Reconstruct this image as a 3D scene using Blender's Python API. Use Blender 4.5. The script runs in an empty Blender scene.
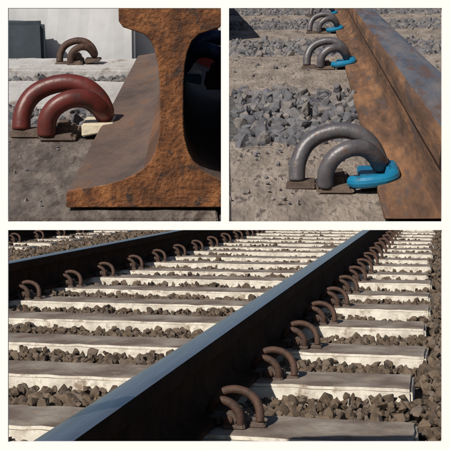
import bpy, bmesh, math, random
import numpy as np
from mathutils import Vector, Matrix, noise, Euler
random.seed(7); np.random.seed(7)
sc=bpy.context.scene
EYE=0.578

# ---------------------------------------------------------------- materials
def mat(name, cols, scale=20, rough=0.85, metal=0.0, bump=0.3, bscale=None, bdist=0.01, island=False, detail=4, top=None, spots=None, spec=0.4, stretch=None):
    m=bpy.data.materials.new(name); m.use_nodes=True
    nt=m.node_tree; N=nt.nodes; L=nt.links
    b=N['Principled BSDF']; b.inputs['Roughness'].default_value=rough; b.inputs['Metallic'].default_value=metal
    b.inputs['Specular IOR Level'].default_value=spec
    tc=N.new('ShaderNodeTexCoord'); src=tc.outputs['Object']
    if stretch:
        mp=N.new('ShaderNodeMapping'); mp.inputs['Scale'].default_value=stretch; L.new(src,mp.inputs[0]); src=mp.outputs[0]
    n=N.new('ShaderNodeTexNoise'); n.inputs['Scale'].default_value=scale; n.inputs['Detail'].default_value=detail; n.inputs['Roughness'].default_value=0.7
    L.new(src,n.inputs['Vector'])
    r=N.new('ShaderNodeValToRGB'); L.new(n.outputs['Fac'],r.inputs[0])
    k=len(cols)
    while len(r.color_ramp.elements)<k: r.color_ramp.elements.new(0.5)
    for i,c in enumerate(cols):
        r.color_ramp.elements[i].position=0.34+0.32*i/(max(1,k-1)); r.color_ramp.elements[i].color=(*c,1)
    out=r.outputs[0]
    if island:
        g=N.new('ShaderNodeNewGeometry'); r2=N.new('ShaderNodeValToRGB'); L.new(g.outputs['Random Per Island'],r2.inputs[0])
        while len(r2.color_ramp.elements)<len(island): r2.color_ramp.elements.new(0.5)
        for i,c in enumerate(island):
            r2.color_ramp.elements[i].position=i/(len(island)-1); r2.color_ramp.elements[i].color=(*c,1)
        mx=N.new('ShaderNodeMix'); mx.data_type='RGBA'; mx.inputs[0].default_value=0.6
        L.new(out,mx.inputs[6]); L.new(r2.outputs[0],mx.inputs[7]); out=mx.outputs[2]
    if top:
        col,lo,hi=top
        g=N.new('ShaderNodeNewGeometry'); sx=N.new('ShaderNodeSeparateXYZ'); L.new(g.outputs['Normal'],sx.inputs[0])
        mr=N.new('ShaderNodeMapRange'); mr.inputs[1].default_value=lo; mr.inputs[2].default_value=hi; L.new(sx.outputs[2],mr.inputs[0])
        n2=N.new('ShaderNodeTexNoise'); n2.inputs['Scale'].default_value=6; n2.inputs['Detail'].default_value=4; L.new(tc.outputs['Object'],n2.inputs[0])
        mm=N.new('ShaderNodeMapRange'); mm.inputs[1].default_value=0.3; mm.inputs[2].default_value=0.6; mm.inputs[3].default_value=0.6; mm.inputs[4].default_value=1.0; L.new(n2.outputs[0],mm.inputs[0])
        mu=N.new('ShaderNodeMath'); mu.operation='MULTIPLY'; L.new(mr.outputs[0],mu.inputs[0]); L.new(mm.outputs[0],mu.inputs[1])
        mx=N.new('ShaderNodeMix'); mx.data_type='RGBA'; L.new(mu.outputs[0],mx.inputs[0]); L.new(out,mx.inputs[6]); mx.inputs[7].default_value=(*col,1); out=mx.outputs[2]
    if spots:
        col,ss,th=spots[:3]
        v=N.new('ShaderNodeTexNoise'); v.inputs['Scale'].default_value=ss; v.inputs['Detail'].default_value=4; v.inputs['Roughness'].default_value=.7; L.new(src,v.inputs[0])
        mr=N.new('ShaderNodeMapRange'); mr.inputs[1].default_value=th; mr.inputs[2].default_value=th+(spots[3] if len(spots)>3 else .07); L.new(v.outputs[0],mr.inputs[0])
        mx=N.new('ShaderNodeMix'); mx.data_type='RGBA'; L.new(mr.outputs[0],mx.inputs[0]); L.new(out,mx.inputs[6]); mx.inputs[7].default_value=(*col,1); out=mx.outputs[2]
    L.new(out,b.inputs['Base Color'])
    if bump:
        nb=N.new('ShaderNodeTexNoise'); nb.inputs['Scale'].default_value=bscale or scale*3; nb.inputs['Detail'].default_value=3; L.new(src,nb.inputs[0])
        bp=N.new('ShaderNodeBump'); bp.inputs['Strength'].default_value=bump; bp.inputs['Distance'].default_value=bdist; L.new(nb.outputs[0],bp.inputs['Height']); L.new(bp.outputs[0],b.inputs['Normal'])
    return m

M={}
M['white']=mat('white_paint',[(.86,.86,.86),(.88,.88,.88)],bump=0,rough=.7)
M['rust_end']=mat('rust_orange',[(.055,.024,.013),(.15,.057,.022),(.29,.12,.044)],scale=70,bump=.9,bscale=420,bdist=.0012,spots=((.05,.03,.023),110,.54,.1))
M['rust_side']=mat('rust_side',[(.045,.025,.018),(.095,.048,.03),(.17,.08,.042)],scale=14,bump=.6,bscale=160,bdist=.002,stretch=(1,.45,1))
M['rust_small']=mat('rust_side_streaked',[(.06,.034,.022),(.135,.07,.04),(.25,.125,.06)],scale=190,bump=.8,bscale=800,bdist=.0005,stretch=(1,.16,1),spots=((.085,.058,.05),210,.55,.12))
M['rust_foot']=mat('rust_foot',[(.06,.043,.038),(.10,.070,.060),(.14,.088,.066)],scale=22,bump=.6,bscale=260,bdist=.0015,stretch=(1,.5,1),spots=((.16,.075,.038),50,.58,.1))
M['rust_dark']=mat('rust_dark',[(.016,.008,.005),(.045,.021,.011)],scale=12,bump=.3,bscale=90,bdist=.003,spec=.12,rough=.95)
M['steel']=mat('polished_steel',[(.34,.36,.40),(.48,.51,.57)],scale=8,rough=.27,metal=.9,bump=.04,stretch=(30,1,1))
M['steel_worn']=mat('worn_steel',[(.08,.08,.09),(.16,.16,.18),(.26,.22,.195)],scale=120,rough=.40,metal=.4,bump=.3,bscale=700,bdist=.0004,stretch=(1.5,.2,1),spots=((.18,.10,.062),150,.49,.12))
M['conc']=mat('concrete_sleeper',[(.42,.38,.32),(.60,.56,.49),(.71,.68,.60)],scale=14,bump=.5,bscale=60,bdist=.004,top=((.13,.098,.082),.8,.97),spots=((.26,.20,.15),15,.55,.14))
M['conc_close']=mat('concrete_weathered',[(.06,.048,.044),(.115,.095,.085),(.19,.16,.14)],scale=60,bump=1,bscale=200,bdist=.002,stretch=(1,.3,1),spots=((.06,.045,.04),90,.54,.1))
M['conc_tan']=mat('concrete_tan',[(.14,.115,.10),(.235,.195,.165),(.35,.30,.26)],scale=150,bump=1,bscale=700,bdist=.001,stretch=(1,.3,1),spots=((.10,.08,.07),300,.54,.1))
M['conc_pale']=mat('concrete_pale',[(.34,.33,.33),(.50,.49,.49)],scale=24,bump=.4,bscale=120,bdist=.003,stretch=(1,.4,1),spots=((.24,.2,.18),40,.57,.1))
M['conc_wall']=mat('concrete_bright',[(.48,.50,.53),(.64,.65,.67)],scale=7,bump=.15,bscale=60,bdist=.003)
M['stone_b']=mat('ballast_brown',[(.05,.036,.026),(.105,.075,.052),(.17,.125,.09)],scale=40,bump=.6,bscale=120,bdist=.004,island=[(.035,.027,.022),(.09,.063,.043),(.155,.112,.078),(.12,.10,.088)])
M['stone_bf']=mat('ballast_brown_far',[(.05,.036,.026),(.105,.075,.052),(.17,.125,.09)],scale=40,bump=0,detail=2,island=[(.035,.027,.022),(.09,.063,.043),(.155,.112,.078),(.12,.10,.088)])
M['stone_g']=mat('ballast_grey',[(.065,.065,.075),(.13,.13,.14),(.21,.205,.21)],scale=200,bump=.7,bscale=700,bdist=.0008,island=[(.045,.045,.06),(.115,.115,.13),(.23,.195,.17),(.09,.095,.125)])
M['soil']=mat('ballast_soil',[(.03,.022,.015),(.07,.05,.035),(.12,.088,.062)],scale=30,bump=.9,bscale=60,bdist=.02)
M['soil_g']=mat('gravel_bed',[(.04,.04,.045),(.11,.105,.10)],scale=90,bump=.8,bscale=300,bdist=.003)
M['clip_red']=mat('red_primer',[(.075,.018,.016),(.13,.024,.02)],scale=60,rough=.42,bump=.35,bscale=220,bdist=.0008,spots=((.05,.027,.025),80,.55,.1))
M['clip_grey']=mat('grey_clip_steel',[(.065,.062,.072),(.115,.108,.118)],scale=220,rough=.42,bump=.3,bscale=1100,bdist=.0003,metal=.15,spots=((.11,.07,.055),350,.56,.1))
M['clip_rust']=mat('rusty_clip',[(.035,.021,.016),(.09,.043,.028)],scale=40,rough=.7,bump=.6,bscale=220,bdist=.002)
M['clip_navy']=mat('navy_clip',[(.03,.05,.13),(.05,.08,.18)],scale=30,rough=.4,bump=.2)
M['cream']=mat('cream_nylon',[(.55,.49,.38),(.68,.62,.49)],scale=60,rough=.6,bump=.1,spots=((.35,.27,.19),70,.6,.1))
M['blue']=mat('blue_nylon',[(.006,.115,.24),(.01,.18,.34)],scale=150,rough=.35,bump=.1,bdist=.001,spots=((.02,.07,.12),250,.58))
M['iron']=mat('cast_iron',[(.055,.038,.03),(.12,.085,.068)],scale=80,bump=.7,bscale=300,bdist=.0015)
M['red']=mat('red_paint',[(.35,.03,.03),(.42,.045,.04)],scale=10,bump=.1)
M['slate']=mat('slate_block',[(.03,.042,.055),(.055,.07,.09)],scale=10,bump=.2)

# ---------------------------------------------------------------- mesh helpers
def obj(name, verts, faces, mats, midx=None, smooth=False, mw=None, parent=None):
    me=bpy.data.meshes.new(name); me.from_pydata([tuple(v) for v in verts],[],faces)
    for m in mats: me.materials.append(m)
    if midx is not None: me.polygons.foreach_set('material_index',midx)
    if smooth: me.polygons.foreach_set('use_smooth',[True]*len(me.polygons))
    me.update()
    o=bpy.data.objects.new(name,me); sc.collection.objects.link(o)
    if mw is not None: o.matrix_world=mw
    return o
def inst(name, me, mw):
    o=bpy.data.objects.new(name,me); sc.collection.objects.link(o); o.matrix_world=mw
    return o
def boxmesh(name,x0,x1,y0,y1,z0,z1,m,bev=0.0,taper=0.0,rough=0,seed=0,cell=None):
    bm=bmesh.new(); t=taper
    v=[bm.verts.new(c) for c in [(x0,y0,z0),(x1,y0,z0),(x1,y1,z0),(x0,y1,z0),(x0+t*.5,y0+t,z1),(x1-t*.5,y0+t,z1),(x1-t*.5,y1-t,z1),(x0+t*.5,y1-t,z1)]]
    for f in [(0,3,2,1),(4,5,6,7),(0,1,5,4),(1,2,6,5),(2,3,7,6),(3,0,4,7)]: bm.faces.new([v[i] for i in f])
    if rough:
        cell=cell or rough*14
        for ax,(a,b) in enumerate(((x0,x1),(y0,y1))):
            n=min(60,int((b-a)/cell))
            for k in range(1,n):
                p=[0,0,0]; p[ax]=a+(b-a)*k/n; nn=[0,0,0]; nn[ax]=1
                bmesh.ops.bisect_plane(bm,geom=bm.verts[:]+bm.edges[:]+bm.faces[:],plane_co=p,plane_no=nn)
    if bev:
        ed=[e for e in bm.edges if len(e.link_faces)==2 and e.calc_face_angle()>.6]
        bmesh.ops.bevel(bm,geom=ed,offset=bev,segments=2,affect='EDGES')
    if rough:
        for w in bm.verts:
            w.co+=Vector(noise.noise_vector(w.co*(0.07/rough)+Vector((seed,0,0))))*rough
    me=bpy.data.meshes.new(name); bm.to_mesh(me); bm.free(); me.materials.append(m)
    return me
HALF=[(75,0),(75,10),(73,12.5),(60,14.5),(46,17),(36,20),(27,24),(20,28.5),(15,34),(11.5,41),(9.2,50),(8.4,60),(8.25,72),(8.4,88),(9.2,100),(11,110),(14,117.5),(19,122.5),(33,127),(36,131),(36.2,150),(35.5,160),(31,168),(22,171),(10,172)]
def rail(name,s,y0,y1,m_side,m_top,m_end,m_foot,mw,cut=None,width=1.0):
    prof=[(x*s,z*s) for x,z in HALF]+[(-x*s,z*s) for x,z in reversed(HALF)]
    n=len(prof); V=[];F=[];I=[]
    for y in (y0,y1): V+= [(x,(cut(z) if (cut and y==y0) else y),z) for x,z in prof]
    for i in range(n):
        j=(i+1)%n; F.append((i,j,n+j,n+i))
        zi=max(prof[i][1],prof[j][1])/s; lo=min(prof[i][1],prof[j][1])/s
        I.append(1 if lo>=167.9 else (3 if zi<29 else 0))
    F.append(tuple(range(n-1,-1,-1))); I.append(2); F.append(tuple(range(n,2*n))); I.append(2)
    o=obj(name,V,F,[m_side,m_top,m_end,m_foot],I,mw=mw)
    bm=bmesh.new(); bm.from_mesh(o.data); bmesh.ops.recalc_face_normals(bm,faces=bm.faces[:]); bm.to_mesh(o.data); bm.free()
    o.data.polygons.foreach_set('use_smooth',[True]*len(o.data.polygons)); o.data.set_sharp_from_angle(angle=math.radians(32))
    md=o.modifiers.new('b','BEVEL'); md.width=.8*s; md.segments=2; md.limit_method='ANGLE'; md.angle_limit=math.radians(50)
    return o
def catmull(P,sub=8):
    P=[Vector(p) for p in P]; Q=[P[0]*2-P[1]]+P+[P[-1]*2-P[-2]]; out=[]
    for i in range(1,len(Q)-2):
        for k in range(sub):
            t=k/sub; a,b,c,d=Q[i-1],Q[i],Q[i+1],Q[i+2]
            out.append(.5*((2*b)+(-a+c)*t+(2*a-5*b+4*c-d)*t*t+(-a+3*b-3*c+d)*t**3))
    out.append(P[-1]); return out
def tube(P,r,seg=16):
    C=catmull(P); V=[];F=[]
    t=(C[1]-C[0]).normalized(); u=t.orthogonal().normalized()
    prev=t; rings=[]
    def ring(c,t,u,rr):
        w=t.cross(u); base=len(V)
        for k in range(seg):
            a=2*math.pi*k/seg; V.append(c+(u*math.cos(a)+w*math.sin(a))*rr)
        rings.append(base)
    n=len(C)
    for i,c in enumerate(C):
        t=(C[min(i+1,n-1)]-C[max(i-1,0)]).normalized()
        q=prev.rotation_difference(t); u=(q@u); u=(u-t*u.dot(t)).normalized(); prev=t
        if i==0: ring(c-t*r*.12,t,u,r*.82)
        ring(c,t,u,r)
        if i==n-1: ring(c+t*r*.12,t,u,r*.82)
    for a,b in zip(rings,rings[1:]):
        for k in range(seg): F.append((a+k,a+(k+1)%seg,b+(k+1)%seg,b+k))
    F.append(tuple(rings[0]+k for k in reversed(range(seg)))); F.append(tuple(rings[-1]+k for k in range(seg)))
    return V,F
# rod of the spring clip: heel stub -> rear arch -> toe on the rail foot -> front arch -> centre leg
CLIP=[(-63,-10,8),(-61,-3,33),(-50,6,56),(-29,11,71),(0,11,78),(27,9,73),(46,6,57),(56,0,38),(56,-12,32),(50,-24,44),(35,-33,58),(13,-39,60),(-8,-42,49),(-20,-44,30),(-22,-44,6)]
def zs(P,k): return [(x,y,z*k) for x,y,z in P]
def hull(pts,bev=2.0):
    bm=bmesh.new()
    for p in pts: bm.verts.new(p)
    bmesh.ops.convex_hull(bm,input=bm.verts[:])
    bmesh.ops.dissolve_limit(bm,angle_limit=.12,verts=bm.verts[:],edges=bm.edges[:])
    bmesh.ops.bevel(bm,geom=bm.edges[:],offset=bev,segments=2,affect='EDGES',clamp_overlap=True)
    V=[v.co.copy() for v in bm.verts]; bm.verts.index_update(); F=[[v.index for v in f.verts] for f in bm.faces]; bm.free(); return V,F
def clip_mesh(name,s,mc,mi,ms,path=CLIP,r=10.5,ins=1.0,sh=30,toe=78,ext=0,boss=0):
    V=[];F=[];I=[]
    def add(v,f,mi_):
        b=len(V); V.extend([Vector(x)*s for x in v]); F.extend([[i+b for i in q] for q in f]); I.extend([mi_]*len(f))
    add(*tube(path,r),0)
    nclip=len(F)
    a=34*ins
    add(*hull([(26,-a,1),(26,a,1),(toe,-a,12),(toe,a,12),(toe,-a,20),(toe,a,20),(26,-a,20),(26,a,20)]),1)
    if boss: # round barrel of the cast shoulder, lying along the rail
        add(*tube([(2,-52,20),(2,-20,20),(2,14,20),(2,40,20)],17,18),2)
        add(*tube([(2,-60,20),(2,-56,20),(2,-52,20)],9,14),0)
    if ext:
        lip=[(16,-a+2,12),(24,-a-9,13),(42,-a-13,15),(60,-a-10,17),(72,-a,19),(76,-a+16,21),(76,a-10,21)]
        add(*tube(lip,9,12),1)
        add(*hull([(toe-18,-a+6,16),(toe-18,a,16),(toe-4,-a+6,14),(toe-4,a,14),(toe-14,-a+10,34),(toe-14,a,34),(toe-8,-a+10,34),(toe-8,a,34)],3),1)
    add(*hull([(-36,-58,-4),(-36,32,-4),(22,-58,-4),(22,32,-4),(-32,-54,sh*.35),(-30,28,sh*.8),(16,-54,sh*.4),(16,28,sh*.8)],4),2)
    add(*hull([(-20,-30,0),(-20,26,0),(14,-30,0),(14,26,0),(-14,-26,sh*1.3),(-14,20,sh*1.3),(9,-26,sh*1.3),(9,20,sh*1.3)],5),2)
    add(*hull([(-80,-26,-4),(-80,12,-4),(-34,-26,-4),(-34,12,-4),(-76,-22,7),(-76,8,7),(-34,-22,9),(-34,8,9)],3),2)
    me=bpy.data.meshes.new(name); me.from_pydata([tuple(v) for v in V],[],F)
    for m in (mc,mi,ms): me.materials.append(m)
    me.polygons.foreach_set('material_index',I)
    me.polygons.foreach_set('use_smooth',[k<nclip-2 for k in range(len(F))]); me.update(); return me

def protos(n,npts,seed,bev):
    rnd=random.Random(seed); out=[]
    for _ in range(n):
        bm=bmesh.new(); ax=(rnd.uniform(.85,1.25),rnd.uniform(.7,1.0),rnd.uniform(.55,.85))
        for k in range(npts):
            d=Vector((rnd.gauss(0,1),rnd.gauss(0,1),rnd.gauss(0,1))).normalized()
            bm.verts.new((d.x*ax[0],d.y*ax[1],d.z*ax[2]))
        bmesh.ops.convex_hull(bm,input=bm.verts[:])
        if bev: bmesh.ops.bevel(bm,geom=bm.edges[:],offset=.08,segments=1,affect='EDGES',clamp_overlap=True)
        bm.verts.index_update(); V=np.array([v.co[:] for v in bm.verts]); F=[[v.index for v in f.verts] for f in bm.faces]; bm.free(); out.append((V,F))
    return out
def rocks(name,pos,siz,m,mw,seed=1,npts=13,bev=True):
    pr=protos(24,npts,seed,bev); rnd=random.Random(seed+5); VV=[];FF=[];b=0
    for p,s in zip(pos,siz):
        V,F=rnd.choice(pr)
        R=np.array(Euler((rnd.uniform(0,6.3),rnd.uniform(0,6.3),rnd.uniform(0,6.3))).to_matrix())
        W=(V*s)@R.T+np.array(p); VV.append(W); FF+= [[i+b for i in f] for f in F]; b+=len(V)
    VV=np.concatenate(VV)
    return obj(name,VV.tolist(),FF,[m],mw=mw)

# ================================================================ REAL TRACK
psi=math.atan(214/1040)
TR=Matrix.Rotation(-psi,4,'Z')          # local +Y = along the rails
def T(x,y,z): return Matrix.Translation((x,y,z))
GB=-0.1
obj('ground',[(-400,-60,GB),(400,-60,GB),(400,900,GB),(-400,900,GB)],[(0,1,2,3)],[M['soil']])
obj('ballast_bed',[(-9,1,-.055),(-.02,1,-.055),(-.02,60,-.055),(-9,60,-.055),(.06,1,-.045),(2.2,1,-.055),(2.2,60,-.055),(.06,60,-.045),(3,1,GB-.02),(3,60,GB-.02)],[(0,1,2,3),(1,4,7,2),(4,5,6,7),(5,8,9,6)],[M['soil']],mw=TR)
RX=[-0.59,-2.10,-4.05,-5.56]
for rx in RX:
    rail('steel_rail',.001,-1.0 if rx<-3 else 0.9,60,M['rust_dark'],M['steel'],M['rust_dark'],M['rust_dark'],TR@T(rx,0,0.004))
slm=[boxmesh('concrete_sleeper',-1.3,1.3,-.135,.135,-.2,0,M['conc'],bev=.008,taper=.02,rough=.0035,seed=i*7) for i in range(5)]
cm=clip_mesh('rail_clip',.00100,M['clip_rust'],M['iron'],M['iron'],path=CLIP,r=10.5,boss=1)
S0=2.43
rnd=random.Random(3)
for k in range(-2,46):
    s=S0+.6*k
    j=rnd.uniform(-.02,.02)
    inst('concrete_sleeper',slm[k%5],TR@T(-1.345+j,s,rnd.uniform(-.005,.003))@Matrix.Rotation(rnd.uniform(-.012,.012)+(math.pi if k%2 else 0),4,'Z'))
    if k>0: inst('concrete_sleeper',slm[(k+1)%5],TR@T(-4.805+j,s+.2,0))
    for rx in (RX[:2] if k<0 else RX):
        for sd in (1,-1):
            off=.2 if rx<-3 else 0
            A=TR@T(rx+sd*.112,s+off+rnd.uniform(-.01,.01),0)
            if sd==1: A=A@Matrix.Rotation(math.pi,4,'Z')@Matrix.Scale(-1,4,(0,1,0))
            inst('rail_clip',cm,A)
def in_sleeper(x,s,x0,x1,off):
    if not (x0-.015<x<x1+.015): return False
    d=(s-S0-off)%.6; d=min(d,.6-d); return d<.13
near=([],[]);far=([],[])
c,sn=math.cos(psi),math.sin(psi)
for step,za,zb,dst in ((.024,1.9,5.5,near),(.038,5.5,18,far)):
    for iy in range(int(1.6/step),int(19/step)):
        y=iy*step
        for ix in range(int(-8/step),int(2.2/step)):
            x=ix*step
            X=x*c+y*sn; Z=-x*sn+y*c
            if Z<za or Z>=zb or abs(X)>.225*Z+.15: continue
            px=x+rnd.uniform(-.014,.014); py=y+rnd.uniform(-.014,.014)
            if in_sleeper(px,py,-2.645,-.045,0) or in_sleeper(px,py,-6.1,-3.5,.2): continue
            if abs(px+.59)<.06 or abs(px+2.1)<.06: continue
            if px>.01:
                dst[0].append((px,py,-.043+rnd.uniform(-.002,.016)+.014*noise.noise(Vector((px*4,py*4,3))))); dst[1].append(rnd.uniform(.007,.017)*(1.2 if Z>5 else 1))
            else:
                h=.022*noise.noise(Vector((px*2.6,py*2.6,0)))
                sz=rnd.uniform(.009,.016) if rnd.random()<.68 else rnd.uniform(.017,.028)
                dst[0].append((px,py,-.038+rnd.uniform(-.008,.014)+h+(.012 if px<-2.7 else 0))); dst[1].append(sz*(1.2 if Z>5 else 1))
rocks('ballast',*near,M['stone_b'],TR,seed=11)
rocks('ballast',*far,M['stone_bf'],TR,seed=12,npts=10,bev=False)

# ================================================================ LEFT DISPLAY: rail end with red clip
def frame_mw(ox,oy,oz,dirv):
    y=Vector(dirv).normalized(); x=y.cross(Vector((0,0,1))).normalized(); z=x.cross(y)
    m=Matrix((x,y,z)).transposed().to_4x4(); m.translation=Vector((ox,oy,oz)); return m
LM=frame_mw(-.0306,.6,EYE-.0173,(-.0356,1,.2125))
s=.00081
rail('steel_rail',s,0,.86,M['rust_side'],M['steel_worn'],M['rust_end'],M['rust_foot'],LM@T(0,0,.002))
def wedge(name,x0,x1,y0,y1,ztop0,ztop1,zb,m):
    V=[(x0,y0,zb),(x1,y0,zb),(x1,y1,zb),(x0,y1,zb),(x0,y0,ztop0),(x1,y0,ztop0),(x1,y1,ztop1),(x0,y1,ztop1)]
    return obj(name,V,[(0,3,2,1),(4,5,6,7),(0,1,5,4),(1,2,6,5),(2,3,7,6),(3,0,4,7)],[m])
g=.2125
zt=lambda y: EYE-.0173+(y-.6)*g-.0035
wedge('gravel_bed',-.42,-.001,.583,1.56,zt(.583),zt(1.56),EYE-.0245,M['soil_g'])
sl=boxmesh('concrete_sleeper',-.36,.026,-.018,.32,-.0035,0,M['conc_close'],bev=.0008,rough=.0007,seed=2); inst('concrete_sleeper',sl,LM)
sl=boxmesh('concrete_sleeper',-.40,.026,.43,.62,-.01,.004,M['conc_pale'],bev=.003,rough=.001,seed=9); inst('concrete_sleeper',sl,LM)
sl=boxmesh('concrete_sleeper',-.40,.026,.70,.84,-.01,.010,M['conc_pale'],bev=.003,rough=.001,seed=19); inst('concrete_sleeper',sl,LM)
clr=clip_mesh('rail_clip',s*.70,M['clip_red'],M['cream'],M['iron'],path=zs(CLIP,.92),r=13.2,ins=1.15,sh=14,toe=84)
inst('rail_clip',clr,LM@T(-.0905,.262,0.002))
cld=clip_mesh('rail_clip',s*.46,M['clip_rust'],M['iron'],M['iron'],r=12)
inst('rail_clip',cld,LM@T(-.132,.765,.010))
cln=clip_mesh('rail_clip',s*.52,M['clip_navy'],M['blue'],M['iron'],r=13)
inst('rail_clip',cln,LM@T(.030,.17,.054)@Matrix.Rotation(math.pi,4,'Z')@Matrix.Scale(-1,4,(0,1,0)))
P=[];Z=[]
for i in range(4200):
    x=rnd.uniform(-.36,.0); y=rnd.uniform(.33,.95)
    if .425<y<.625 or .695<y<.845 or abs(x)<.062: continue
    P.append((x,y,-.003+rnd.uniform(-.004,.002))); Z.append(rnd.uniform(.004,.009))
for i in range(60):
    P.append((rnd.uniform(-.2,-.075),rnd.uniform(.0,.31),.001)); Z.append(rnd.uniform(.0005,.0018))
rocks('ballast',P,Z,M['stone_g'],LM,seed=31)
inst('concrete_block',boxmesh('concrete_block',-.40,-.066,.895,.93,-.01,.10,M['conc_wall'],bev=.004,rough=.001),LM)
inst('concrete_block',boxmesh('concrete_block',-.070,.085,.932,.97,-.01,.12,M['conc_wall'],bev=.004,rough=.001),LM)
inst('slate_block',boxmesh('slate_block',-.33,-.187,.855,.885,-.01,.058,M['slate'],bev=.005,rough=.001,taper=.004),LM)
inst('red_painted_block',boxmesh('red_painted_block',.020,.045,.66,.69,.008,.066,M['red'],bev=.002),LM)

# ================================================================ RIGHT DISPLAY: receding rail with grey clips
f=2/3
RM=frame_mw(0,0,0,((316-225)/1040,1,225/1040))
gz=225/1040
H=.0704*math.cos(math.atan(gz))*f
RM.translation=Vector((0,0,EYE))-RM.to_3x3()@Vector((0,0,H))
s2=.0028*H
xc=.26*H+75*s2
rail('steel_rail',s2,.18,1.5*f,M['rust_small'],M['steel_worn'],M['rust_end'],M['rust_small'],RM@T(xc,0,.0004),cut=lambda z:max(.122,.1795*(1-z/H)))
Yn=.2765*f; Yf=1.45*f
wedge('gravel_bed',.001,.27,Yn,Yf,EYE-.0704*f+gz*Yn-.0016,EYE-.0704*f+gz*Yf-.0016,EYE-.0085,M['soil_g'])
clg=clip_mesh('rail_clip',s2*1.08,M['clip_grey'],M['blue'],M['iron'],ins=1.2,r=12,sh=16,toe=80,ext=1)
RMi=RM.inverted()
for i,(a,b,cy) in enumerate([(.268,.392,.312),(.535,.745,.655),(.86,1.02,.96),(1.12,1.27,1.22)]):
    sl=boxmesh('concrete_sleeper',-.12,.20,a*f,b*f,-.0012,0,M['conc_tan'],bev=.0004,rough=.00045,seed=i*3+1)
    for v in sl.vertices:
        w=RM@v.co
        if w.x<.0012: v.co=RMi@Vector((.0012,w.y,w.z))
    inst('concrete_sleeper',sl,RM)
    inst('rail_clip',clg,RM@T(xc-130*s2,cy*f,0.0004))
P=[];Z=[]
for i in range(26000):
    x=rnd.uniform(-.12,.2); y=rnd.uniform(.38,1.5)
    on=.545<y<.735 or .87<y<1.01 or 1.13<y<1.26
    if on and rnd.random()>.02: continue
    y*=f
    w=RM@Vector((x,y,0))
    if w.x<.0035 or abs(x-xc)<72*s2 or w.x>.235*w.y: continue
    P.append((x,y,(.0006 if on else -.0006)+rnd.uniform(-.001,.0008)*(0 if on else 1))); Z.append(rnd.uniform(.0012,.0034)*(.35 if on else 1))
for i in range(60):
    y=rnd.uniform(.19,.255); x=rnd.uniform(-.02,xc-76*s2)
    P.append((x,y,.0004)); Z.append(rnd.uniform(.0002,.0008))
rocks('ballast',P,Z,M['stone_g'],RM,seed=41)

# ================================================================ white display frame on its stand
zf=.12; q=zf/1040
def R(x0,x1,y0,y1): return ((x0-225)*q,(x1-225)*q,EYE+(181-y1)*q,EYE+(181-y0)*q)
bars=[(-30,480,-30,8),(-30,480,442,480),(-30,8,8,442),(442,480,8,442),(221,229,8,221.5),(8,442,221.5,230)]
V=[];F=[]
def addbox(x0,x1,y0,y1,z0,z1):
    b=len(V); V.extend([(x0,y0,z0),(x1,y0,z0),(x1,y1,z0),(x0,y1,z0),(x0,y0,z1),(x1,y0,z1),(x1,y1,z1),(x0,y1,z1)])
    F.extend([[b+i for i in f_] for f_ in [(0,3,2,1),(4,5,6,7),(0,1,5,4),(1,2,6,5),(2,3,7,6),(3,0,4,7)]])
for b in bars:
    x0,x1,z0,z1=R(*b); addbox(x0,x1,zf,zf+.0004,z0,z1)
for x in (-.0292,.0264): addbox(x,x+.0028,zf+.0006,zf+.0036,GB,EYE-.0)
obj('white_display_frame',V,F,[M['white']])
V=[];F=[]
for x in (-.45,.42):
    for y in (.3,1.54): addbox(x,x+.03,y,y+.03,GB,EYE-.04)
addbox(-.45,.45,1.52,1.54,EYE-.045,EYE-.026)
addbox(-.45,.45,.93,.95,EYE-.036,EYE-.0256)
obj('display_stand',V,F,[M['slate']])

# ================================================================ light, sky, camera
sv=Vector((-.46,-.645,.615)).normalized()
w=bpy.data.worlds.new('World'); sc.world=w; w.use_nodes=True
nt=w.node_tree; sky=nt.nodes.new('ShaderNodeTexSky'); sky.sky_type='NISHITA'; sky.sun_disc=False
sky.sun_elevation=math.asin(sv.z); sky.sun_rotation=math.atan2(sv.x,sv.y)
nt.links.new(sky.outputs[0],nt.nodes['Background'].inputs[0]); nt.nodes['Background'].inputs[1].default_value=.055
sl=bpy.data.lights.new('sun','SUN'); sl.energy=5; sl.angle=math.radians(.5); sl.color=(1,.93,.82)
so=bpy.data.objects.new('sun',sl); sc.collection.objects.link(so); so.rotation_euler=sv.to_track_quat('Z','Y').to_euler()
cd=bpy.data.cameras.new('camera'); cd.lens=36*1040/450; cd.sensor_width=36; cd.shift_y=-44/450; cd.clip_start=.01; cd.clip_end=2000
co=bpy.data.objects.new('camera',cd); sc.collection.objects.link(co); co.location=(0,0,EYE); co.rotation_euler=(math.pi/2,0,0); sc.camera=co
sc.view_settings.view_transform='Standard'; sc.view_settings.look='None'; sc.view_settings.exposure=0
